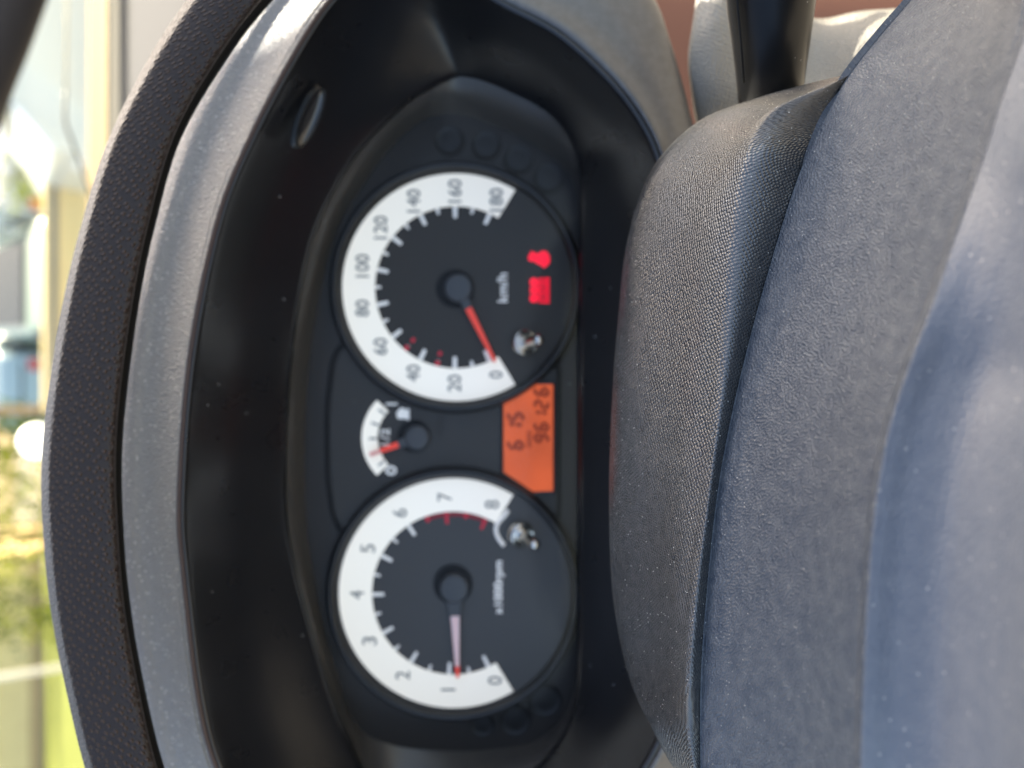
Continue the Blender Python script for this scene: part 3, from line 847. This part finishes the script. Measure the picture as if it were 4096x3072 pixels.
grid_mesh("shroud_shell", rel(shroud, sg), M_shroud, shroud, solid=0.0025, towards=CAM - shroud.location)

# brown trim below
brown = grid_mesh("door_trim", sgrid([
 [(2300,-500,.60),(3000,-520,.58),(3600,-520,.56),(4200,-500,.56)],
 [(2350,0,.56),(3000,0,.54),(3600,0,.52),(4200,0,.50)],
 [(2400,700,.58),(3000,700,.56),(3600,700,.54),(4200,700,.52)]]), M_brown, None, solid=0.004, towards=CAM)
tag(brown, "plain brown trim panel glimpsed behind the stalk and grey bezel", "trim panel")

# ================================================================== dash top, screen base, pillar
dt = grid_mesh("dashboard_top", sgrid([
 [(445,-700,.92),(560,-700,.68),(760,-700,.50),(1000,-700,.40)],
 [(443,0,.90),(560,0,.66),(760,0,.48),(1000,0,.38)],
 [(440,700,.90),(560,700,.66),(760,700,.48),(1000,700,.38)],
 [(436,1500,.92),(560,1500,.68),(760,1500,.50),(1000,1500,.40)],
 [(436,3300,.98),(560,3300,.72),(760,3300,.54),(1000,3300,.44)]]), M_dashtop, None, solid=0.004, towards=CAM)
tag(dt, "pale grey dashboard top running out to the windscreen", "dashboard")
scr = empty("windscreen", P(430, 1500, .96), "clear windscreen with black rubber seal beyond the dashboard", "windscreen")
tube("rubber_seal", rel(scr, [P(436, y, .955 + .00002 * abs(y - 900)) for y in range(-800, 3601, 200)]), 0.0030, M_blackrubber, scr, seg=10)
gl_rows = [[P(432, y, 1.0) - scr.location, P(200, y * 1.0, .93) - scr.location, P(-120, y, .86) - scr.location, P(-500, y, .78) - scr.location] for y in (-1500, 0, 1500, 3000, 4600)]
grid_mesh("glass_pane", gl_rows, M_screen, scr)

M_cowl = mat("cowl_tan_paint", (0.16, 0.11, 0.045), 0.8, 0.1)
cw = grid_mesh("scuttle_panel", sgrid([
 [(352,-700,1.22),(372,-700,1.16),(402,-700,1.12),(438,-700,1.05)],
 [(352,600,1.22),(372,600,1.16),(402,600,1.12),(438,600,1.05)],
 [(340,1800,1.22),(372,1800,1.16),(402,1800,1.12),(438,1800,1.05)],
 [(352,3500,1.28),(372,3500,1.22),(402,3500,1.18),(438,3500,1.10)]]), M_cowl, None, solid=0.004, towards=CAM)
tag(cw, "pale tan scuttle strip along the foot of the windscreen", "scuttle panel")
wp = empty("wiper", P(300, 600, 1.12), "thin dark wiper arm slanting across the lower windscreen", "wiper")
tube("wiper_arm", rel(wp, catmull([P(262, 360, 1.08), P(260, 480, 1.08), P(285, 560, 1.09), P(335, 700, 1.12), P(392, 860, 1.15)], 6)), 0.0022, mat("wiper_dark", (0.03, 0.03, 0.025), .4), wp, seg=10)
tube("wiper_blade", rel(wp, [P(262, -600, 1.10), P(268, -100, 1.08), P(262, 360, 1.08)]), 0.0016, mat("wiper_blade_grey", (0.35, 0.34, 0.28), .5), wp, seg=8)

pil = empty("windscreen_pillar", P(-60, 0, .80), "dark windscreen pillar crossing the corner of the view", "pillar")
ppath = [P(330, -520, .80), P(160, -250, .80), P(0, 0, .80), P(-60, 140, .80), P(-150, 330, .80), P(-260, 600, .80)]
pp2 = [P(40 + a, b, .80) for a, b in ((180, -520), (75, -250), (-15, 0), (-70, 150), (-130, 300), (-240, 600))]
tube("pillar_trim", rel(pil, catmull(pp2, 4)), .034, M_pillar, pil, seg=24)

roof = empty("sun_blocker", (0, .3, 1.5), "pale headlining slab above the windscreen, added out of view to shade the wheel", "sun blocker")  # unseen slab added to block the sun from hub and pad
def slab(name, y0, x0, x1, back, z0, z1, mt, bev):
    # front edge swept back a little towards the door side, to slant the edge of its cast shadow
    e = lambda x: y0 - (x - .45) * .35
    bm = bmesh.new()
    q = [(x0, e(x0)), (x1, e(x1)), (x1, back), (x0, back)]
    lo = [bm.verts.new((p[0], p[1] - .3, z0)) for p in q]; hi = [bm.verts.new((p[0], p[1] - .3, z1)) for p in q]
    bm.faces.new(lo); bm.faces.new(hi)
    for i in range(4):
        j = (i + 1) % 4; bm.faces.new((lo[i], lo[j], hi[j], hi[i]))
    return bm_obj(name, bm, mt, roof, bevel=bev)
slab("blocker", .730, -.75, .75, .50, .0, .035, mat("blocker_grey", (.30, .29, .27), .9), .01)
slab("blocker_skin", .754, -.8, .8, .48, .037, .055, mat("blocker_paint", (.35, .35, .36), .3), .008)

# ================================================================== outdoors
ZG = 0.0
def gmat(name, base, alt, scale, rough=.9):
    mt = mat(name, base, rough, .2)
    tc = nd(mt, "ShaderNodeTexCoord"); no = nd(mt, "ShaderNodeTexNoise"); no.inputs["Scale"].default_value = scale; no.inputs["Detail"].default_value = 6
    lk(mt, tc.outputs["Object"], no.inputs["Vector"])
    mx = nd(mt, "ShaderNodeMix", data_type='RGBA'); mx.inputs[6].default_value = (*base, 1); mx.inputs[7].default_value = (*alt, 1)
    mr = nd(mt, "ShaderNodeMapRange"); mr.inputs[1].default_value = .35; mr.inputs[2].default_value = .65; lk(mt, no.outputs["Fac"], mr.inputs[0])
    lk(mt, mr.outputs[0], mx.inputs[0]); lk(mt, mx.outputs[2], bsdf(mt).inputs["Base Color"])
    return mt
M_ground = gmat("sandy_paving", (0.32, 0.28, 0.22), (0.26, 0.23, 0.18), .8)
M_grass = gmat("grass", (0.10, 0.12, 0.012), (0.13, 0.14, 0.02), 1.5)
M_wallp = gmat("pale_wall_paint", (0.88, 0.70, 0.36), (0.82, 0.64, 0.33), 1.2)
M_curb = gmat("grey_coping", (0.25, 0.25, 0.24), (0.20, 0.20, 0.19), 2)
gnd = box_obj("ground", (0, 140, -.05), (600, 600, .1), M_ground); tag(gnd, kind="structure")
gz = box_obj("grass", (-14, 26, .006), (26, 26, .012), M_grass); tag(gz, kind="structure")

def O(x, y, d): return P(x, y, d)
# low wall: from right of the hedge out to the right
wl = empty("low_wall", (1.2, 7.0, 0), "low pale tan wall with a grey coping beyond the windscreen", "wall")
a = O(230, 560, 6.0); b = O(230, 1640, 6.0)
zt = O(172, 1100, 6.0).z
def wbox(name, x0, x1, y0, y1, z0, z1, mt, parent=None, bevel=0):
    loc = Vector(((x0 + x1) / 2, (y0 + y1) / 2, (z0 + z1) / 2))
    if parent is not None: loc = loc - parent.location
    return box_obj(name, loc, (x1 - x0, y1 - y0, z1 - z0), mt, parent, bevel=bevel)
yw = a.y
x0w, x1w = O(200, 1640, 6.0).x, O(200, -200, 6.0).x
zc = O(230, 1000, 6.0).z
wbox("wall_body", x0w, x1w, yw, yw + .12, 0, zc, M_wallp, wl)
wbox("coping", x0w - .02, x1w + .02, yw - .03, yw + .15, zc + .002, zc + .05, M_curb, wl, .01)
wbox("wall_cap", x0w - .03, x1w + .03, yw - .01, yw + .17, zc + .052, zt, M_wallp, wl, .01)
# brown post with a rail going up, left end of the wall
ps = empty("brown_post", (0, 0, 0), "pale brown post standing between the hedge and the wall", "post")
xp = O(100, 1640, 6.0).x
wbox("post_shaft", xp - .035, xp + .035, yw + .02, yw + .09, 0, 2.3, gmat("post_brown", (0.38, 0.27, 0.17), (0.30, 0.2, 0.12), 4), ps, .006)
wbox("post_cap", xp - .05, xp + .05, yw + .005, yw + .105, 2.302, 2.34, M_curb, ps, .006)
# globe lamp near the hedge: glowing ball added for blurred sun glare
gc = O(152, 1764, 5.2)
glint = empty("glint_globe", (gc.x, gc.y, 0), "glowing white globe added to imitate a sun lamp on a short post before the hedge", "glint")
bm = bmesh.new(); bmesh.ops.create_uvsphere(bm, u_segments=32, v_segments=16, radius=.115)
bmesh.ops.translate(bm, verts=bm.verts, vec=(0, 0, gc.z))
bm_obj("globe", bm, mat("globe_white", (0.9, 0.9, 0.88), .25, .5, emis=(1, .97, .9), estr=.6), glint, smooth=True)
revolve("glint_post", [(.03, 0), (.03, gc.z - .13), (.05, gc.z - .12), (.05, gc.z - .10)], (0, 0, 0), mat("glint_post_dark", (.05, .05, .05), .5), glint, 20)

# hedge of small leaves
def leaf_mat(name, c):
    mt = mat(name, c, .8, .1)
    t = mt.node_tree; b = bsdf(mt); out = [n for n in t.nodes if n.type == 'OUTPUT_MATERIAL'][0]
    tr = t.nodes.new("ShaderNodeBsdfTranslucent"); tr.inputs[0].default_value = (c[0] * 2.2, c[1] * 2.0, c[2] * 1.0, 1)
    mx = t.nodes.new("ShaderNodeMixShader"); mx.inputs[0].default_value = .5
    t.links.new(b.outputs[0], mx.inputs[1]); t.links.new(tr.outputs[0], mx.inputs[2]); t.links.new(mx.outputs[0], out.inputs[0])
    return mt
M_leafs = [leaf_mat("leaf_green", (0.065, 0.10, 0.003)), leaf_mat("leaf_lime", (0.13, 0.16, 0.003)), leaf_mat("leaf_deep", (0.02, 0.04, 0.008))]
def foliage(name, center, rad3, n, size, parent, mi=None):
    bm = bmesh.new()
    rnd = random.Random(sum(ord(ch) for ch in name) + n)
    clumps = [(Vector((rnd.uniform(-1, 1), rnd.uniform(-1, 1), rnd.uniform(-1, 1))), rnd.uniform(.25, .5), rnd.randrange(3)) for _ in range(26)]
    for _ in range(n):
        cc_, cr, ci = rnd.choice(clumps)
        v = Vector((rnd.gauss(0, 1), rnd.gauss(0, 1), rnd.gauss(0, 1))).normalized() * cr * rnd.uniform(.7, 1.05)
        p = cc_ * .72 + v
        p = Vector((center[0] + p.x * rad3[0], center[1] + p.y * rad3[1], center[2] + p.z * rad3[2]))
        if p.z < .02: continue
        e = Matrix.Rotation(rnd.uniform(0, 6.28), 3, 'Z') @ Matrix.Rotation(rnd.uniform(-1.2, 1.2), 3, 'X')
        s = size * rnd.uniform(.6, 1.3)
        vs = [bm.verts.new(p + e @ Vector(q)) for q in ((0, -s * .5, 0), (s * .35, 0, .1 * s), (0, s * .7, 0), (-s * .35, 0, .1 * s))]
        f = bm.faces.new(vs); f.material_index = (ci if rnd.random() < .75 else rnd.randrange(3))
    me = bpy.data.meshes.new(name); bm.to_mesh(me); bm.free()
    o = new_obj(name, me, None, parent)
    for m_ in M_leafs: me.materials.append(m_)
    return o
def bush(name, x, y, d, rx, h, n, label, cat="bush", group=None, size=.05):
    g = O(x, y, d)
    r = empty(name, (g.x, g.y, 0), label, cat, group)
    foliage("foliage", (0, 0, h / 2 + .1), (rx, rx * .6, h / 2), n, size, r)
    tube("stem", [Vector((0, 0, 0)), Vector((.02, 0, h * .3)), Vector((-.02, .01, h * .6))], [.035, .028, .015], mat("bark", (.12, .09, .06), .9), r, seg=8)
    return r
bush("garden_shrub", 60, 1800, 6.6, .42, 2.0, 2600, "yellow green shrub next to the brown post", group="shrubs left of the post")
bush("garden_shrub", 60, 2100, 6.9, .50, 2.1, 2800, "tall lime green shrub at the middle of the planting", group="shrubs left of the post")
bush("garden_shrub", 70, 2420, 7.3, .48, 1.7, 2400, "deep green shrub where the planting meets the lawn", group="shrubs left of the post")
# pale vertical pole at the lawn
wpo = empty("white_pole", (0, 0, 0), "slim whitish pole rising from the lawn", "pole")
g = O(100, 2690, 5.6)
tube("pole_shaft", [Vector((g.x - .03, g.y, 0)), Vector((g.x + .03, g.y, 2.6))], .024, mat("pole_white", (.75, .73, .65), .5), wpo, seg=12)
revolve("pole_foot", [(.07, 0), (.07, .03), (.03, .05)], (g.x - .03, g.y, 0), M_curb, wpo, 20)
# pale building beyond the lawn
bl = empty("pale_building", (-14, 42, 0), "long pale tan building beyond the lawn", "building")
wbox("building_wall", -40, -8, 42, 50, 0, 6, M_wallp, bl)
wbox("plinth", -40.1, -7.9, 41.9, 50.1, 0.001, .5, gmat("plinth_brown", (.55, .38, .2), (.5, .35, .18), 1), bl)
wbox("roof", -40.6, -7.4, 41.3, 50.6, 6.002, 6.4, M_curb, bl)
for k in range(5):
    f = wbox("window", -36 + k * 6, -34.4 + k * 6, 41.93, 42.02, 2.0, 3.6, mat("window_frame_white", (.7, .7, .68), .5), bl)
    p_ = box_obj("pane", (-35.2 + k * 6 + 14, -.09, 2.8), (1.3, .02, 1.3), mat("window_dark_glass", (.05, .06, .07), .1, .8), f)

# parked cars
M_glass_car = mat("car_glass", (0.03, 0.04, 0.05), .06, .8)
M_tyre = mat("tyre", (.02, .02, .02), .8); M_wheelrim = mat("alloy", (.5, .5, .5), .3, metal=1.0)
M_tail = mat("tail_light_red", (.5, .01, .02), .2, .6); M_head = mat("head_light", (.8, .8, .8), .1, .8)
def car(name, loc, rz, paint, label, van=False, s=1.0):
    r = empty(name, loc, label, "van" if van else "car", "vehicles parked beyond the wall"); r.rotation_euler = (0, 0, rz); r.scale = (s, s, s)
    if van:
        prof = [(-2.1, .32), (-2.2, .7), (-2.18, 1.3), (-2.05, 1.95), (-1.8, 2.05), (1.0, 2.05), (1.35, 1.85), (1.95, 1.15), (2.25, .95), (2.3, .45), (2.2, .3)]
    else:
        prof = [(-2.0, .3), (-2.08, .7), (-2.0, .95), (-1.72, 1.35), (-1.4, 1.47), (.3, 1.47), (1.05, .98), (1.85, .82), (2.05, .65), (2.05, .35), (1.95, .26)]
    W_ = .84
    bm = bmesh.new()
    A = [bm.verts.new((p[0], -W_ + (.16 if p[1] > 1.0 else 0), p[1])) for p in prof]
    B = [bm.verts.new((p[0], W_ - (.16 if p[1] > 1.0 else 0), p[1])) for p in prof]
    bm.faces.new(A); bm.faces.new(B)
    for i in range(len(prof)):
        j = (i + 1) % len(prof); bm.faces.new((A[i], A[j], B[j], B[i]))
    bmesh.ops.triangulate(bm, faces=[f for f in bm.faces if len(f.verts) > 4])
    bm_obj("body", bm, paint, r, bevel=.09, seg=4, smooth=True)
    top = 1.95 if van else 1.40
    for sy in (-1, 1):
        for x0, x1 in ((-1.5, -.55), (-.45, .45)):
            bm = bmesh.new(); z0 = 1.02 if not van else 1.2
            ya, yb = (.80, .68) if not van else (.72, .70)
            ya = .845 if not van else .70
            vs = [bm.verts.new(q) for q in ((x0, sy * (.83 if not van else .70), z0), (x1, sy * (.83 if not van else .70), z0), (x1 - .12, sy * .70, top - .08), (x0 + .12, sy * .70, top - .08))]
            f = bm.faces.new(vs); ex = bmesh.ops.extrude_face_region(bm, geom=[f]); bmesh.ops.translate(bm, verts=[v for v in ex['geom'] if isinstance(v, bmesh.types.BMVert)], vec=(0, sy * .012, 0))
            bm_obj("side_window", bm, M_glass_car, r)
        for x in (-1.3, 1.3):
            rot = Matrix.Rotation(math.pi / 2, 3, 'X')
            wh = revolve("wheel", [(.18, -.1), (.30, -.11), (.32, -.06), (.32, .06), (.30, .11), (.18, .1)], (x, sy * .76, .32), M_tyre, r, 28, axis=rot)
            revolve("wheel_rim", [(1e-5, -.09), (.12, -.085), (.19, -.1), (.19, .1), (.12, .085), (1e-5, .09)], (x, sy * .765, .32), M_wheelrim, wh, 20, axis=rot)
        box_obj("tail_light", ((-2.05 if not van else -2.17), sy * .66, .85 if not van else 1.0), (.08, .2, .16 if not van else .35), M_tail, r, bevel=.02)
        box_obj("headlight", ((1.93 if not van else 2.24), sy * .62, .72), (.16, .28, .13), M_head, r, bevel=.02)
    bm = bmesh.new()
    if van: q = ((1.05, 2.0), (1.92, 1.2))
    else: q = ((.34, 1.44), (1.02, 1.02))
    vs = [bm.verts.new(p) for p in ((q[0][0] + .03, -.62, q[0][1]), (q[0][0] + .03, .62, q[0][1]), (q[1][0] + .03, .68, q[1][1]), (q[1][0] + .03, -.68, q[1][1]))]
    f = bm.faces.new(vs); ex = bmesh.ops.extrude_face_region(bm, geom=[f]); bmesh.ops.translate(bm, verts=[v for v in ex['geom'] if isinstance(v, bmesh.types.BMVert)], vec=(.012, 0, .012))
    bm_obj("front_screen", bm, M_glass_car, r)
    bm = bmesh.new()
    if van: q = ((-2.06, 1.9), (-2.17, 1.3))
    else: q = ((-1.5, 1.42), (-1.93, 1.0))
    vs = [bm.verts.new(p) for p in ((q[0][0] - .03, -.6, q[0][1]), (q[0][0] - .03, .6, q[0][1]), (q[1][0] - .03, .66, q[1][1]), (q[1][0] - .03, -.66, q[1][1]))]
    f = bm.faces.new(vs); ex = bmesh.ops.extrude_face_region(bm, geom=[f]); bmesh.ops.translate(bm, verts=[v for v in ex['geom'] if isinstance(v, bmesh.types.BMVert)], vec=(-.012, 0, .008))
    bm_obj("rear_window", bm, M_glass_car, r)
    return r
def paint(name, c): return mat(name, c, .25, .5, coat=.6)
g = O(80, 840, 13.5); car("parked_car", (g.x, g.y, 0), R_(100), paint("paint_silver", (.45, .45, .46)), "silver hatchback parked behind the low wall")
g = O(80, 1450, 14.5); car("parked_car", (g.x, g.y, 0), R_(70), paint("paint_pale_blue", (.30, .40, .46)), "pale blue car parked next to the shrubs")
g = O(80, 1180, 12.5); car("parked_car", (g.x, g.y, 0), R_(-85), paint("paint_green", (.16, .24, .19)), "dull green car parked between the silver and the pale blue cars")
g = O(70, 1020, 19); car("parked_car", (g.x, g.y, 0), R_(-80), paint("paint_cream", (.65, .6, .5)), "cream car parked farthest back between the others")
def tree(x, y, d, h, rx, n, label):
    g = O(x, y, d)
    r = empty("broad_tree", (g.x, g.y, 0), label, "tree", "trees behind the parked cars")
    foliage("crown", (0, 0, h * .58), (rx, rx * .7, h * .45), n, .22, r)
    tube("trunk", [Vector((0, 0, 0)), Vector((.1, 0, h * .25)), Vector((-.05, .05, h * .6))], [.2, .15, .08], mat("bark_grey", (.14, .11, .08), .9), r, seg=10)
    for q in (-1, 1):
        tube("limb", [Vector((.08, 0, h * .25)), Vector((q * rx * .35, .1, h * .45)), Vector((q * rx * .6, .1, h * .6))], [.09, .06, .03], mat("bark_limb", (.14, .11, .08), .9), r, seg=8)
tree(60, 700, 24, 6.0, 3.0, 2600, "broad light green tree nearest the white van, behind the silver car")
tree(60, 1150, 27, 6.5, 3.2, 2600, "broad tree behind the cream car")
tree(60, 1600, 25, 5.8, 3.0, 2600, "broad tree behind the brown post")
tree(60, 2150, 27, 6.2, 3.4, 2600, "broad tree rising behind the three shrubs")
g = O(60, 640, 12); bush("garden_shrub", 90, 690, 8.0, .5, 1.9, 1500, "lime shrub standing behind the wall near the white van", group="shrubs right of the wall")
g = O(200, 560, 5.0); car("parked_van", (g.x + 2.2, g.y + .8, 0), R_(180), paint("paint_white", (.72, .72, .68)), "big white van filling the view beside the pillar", van=True)
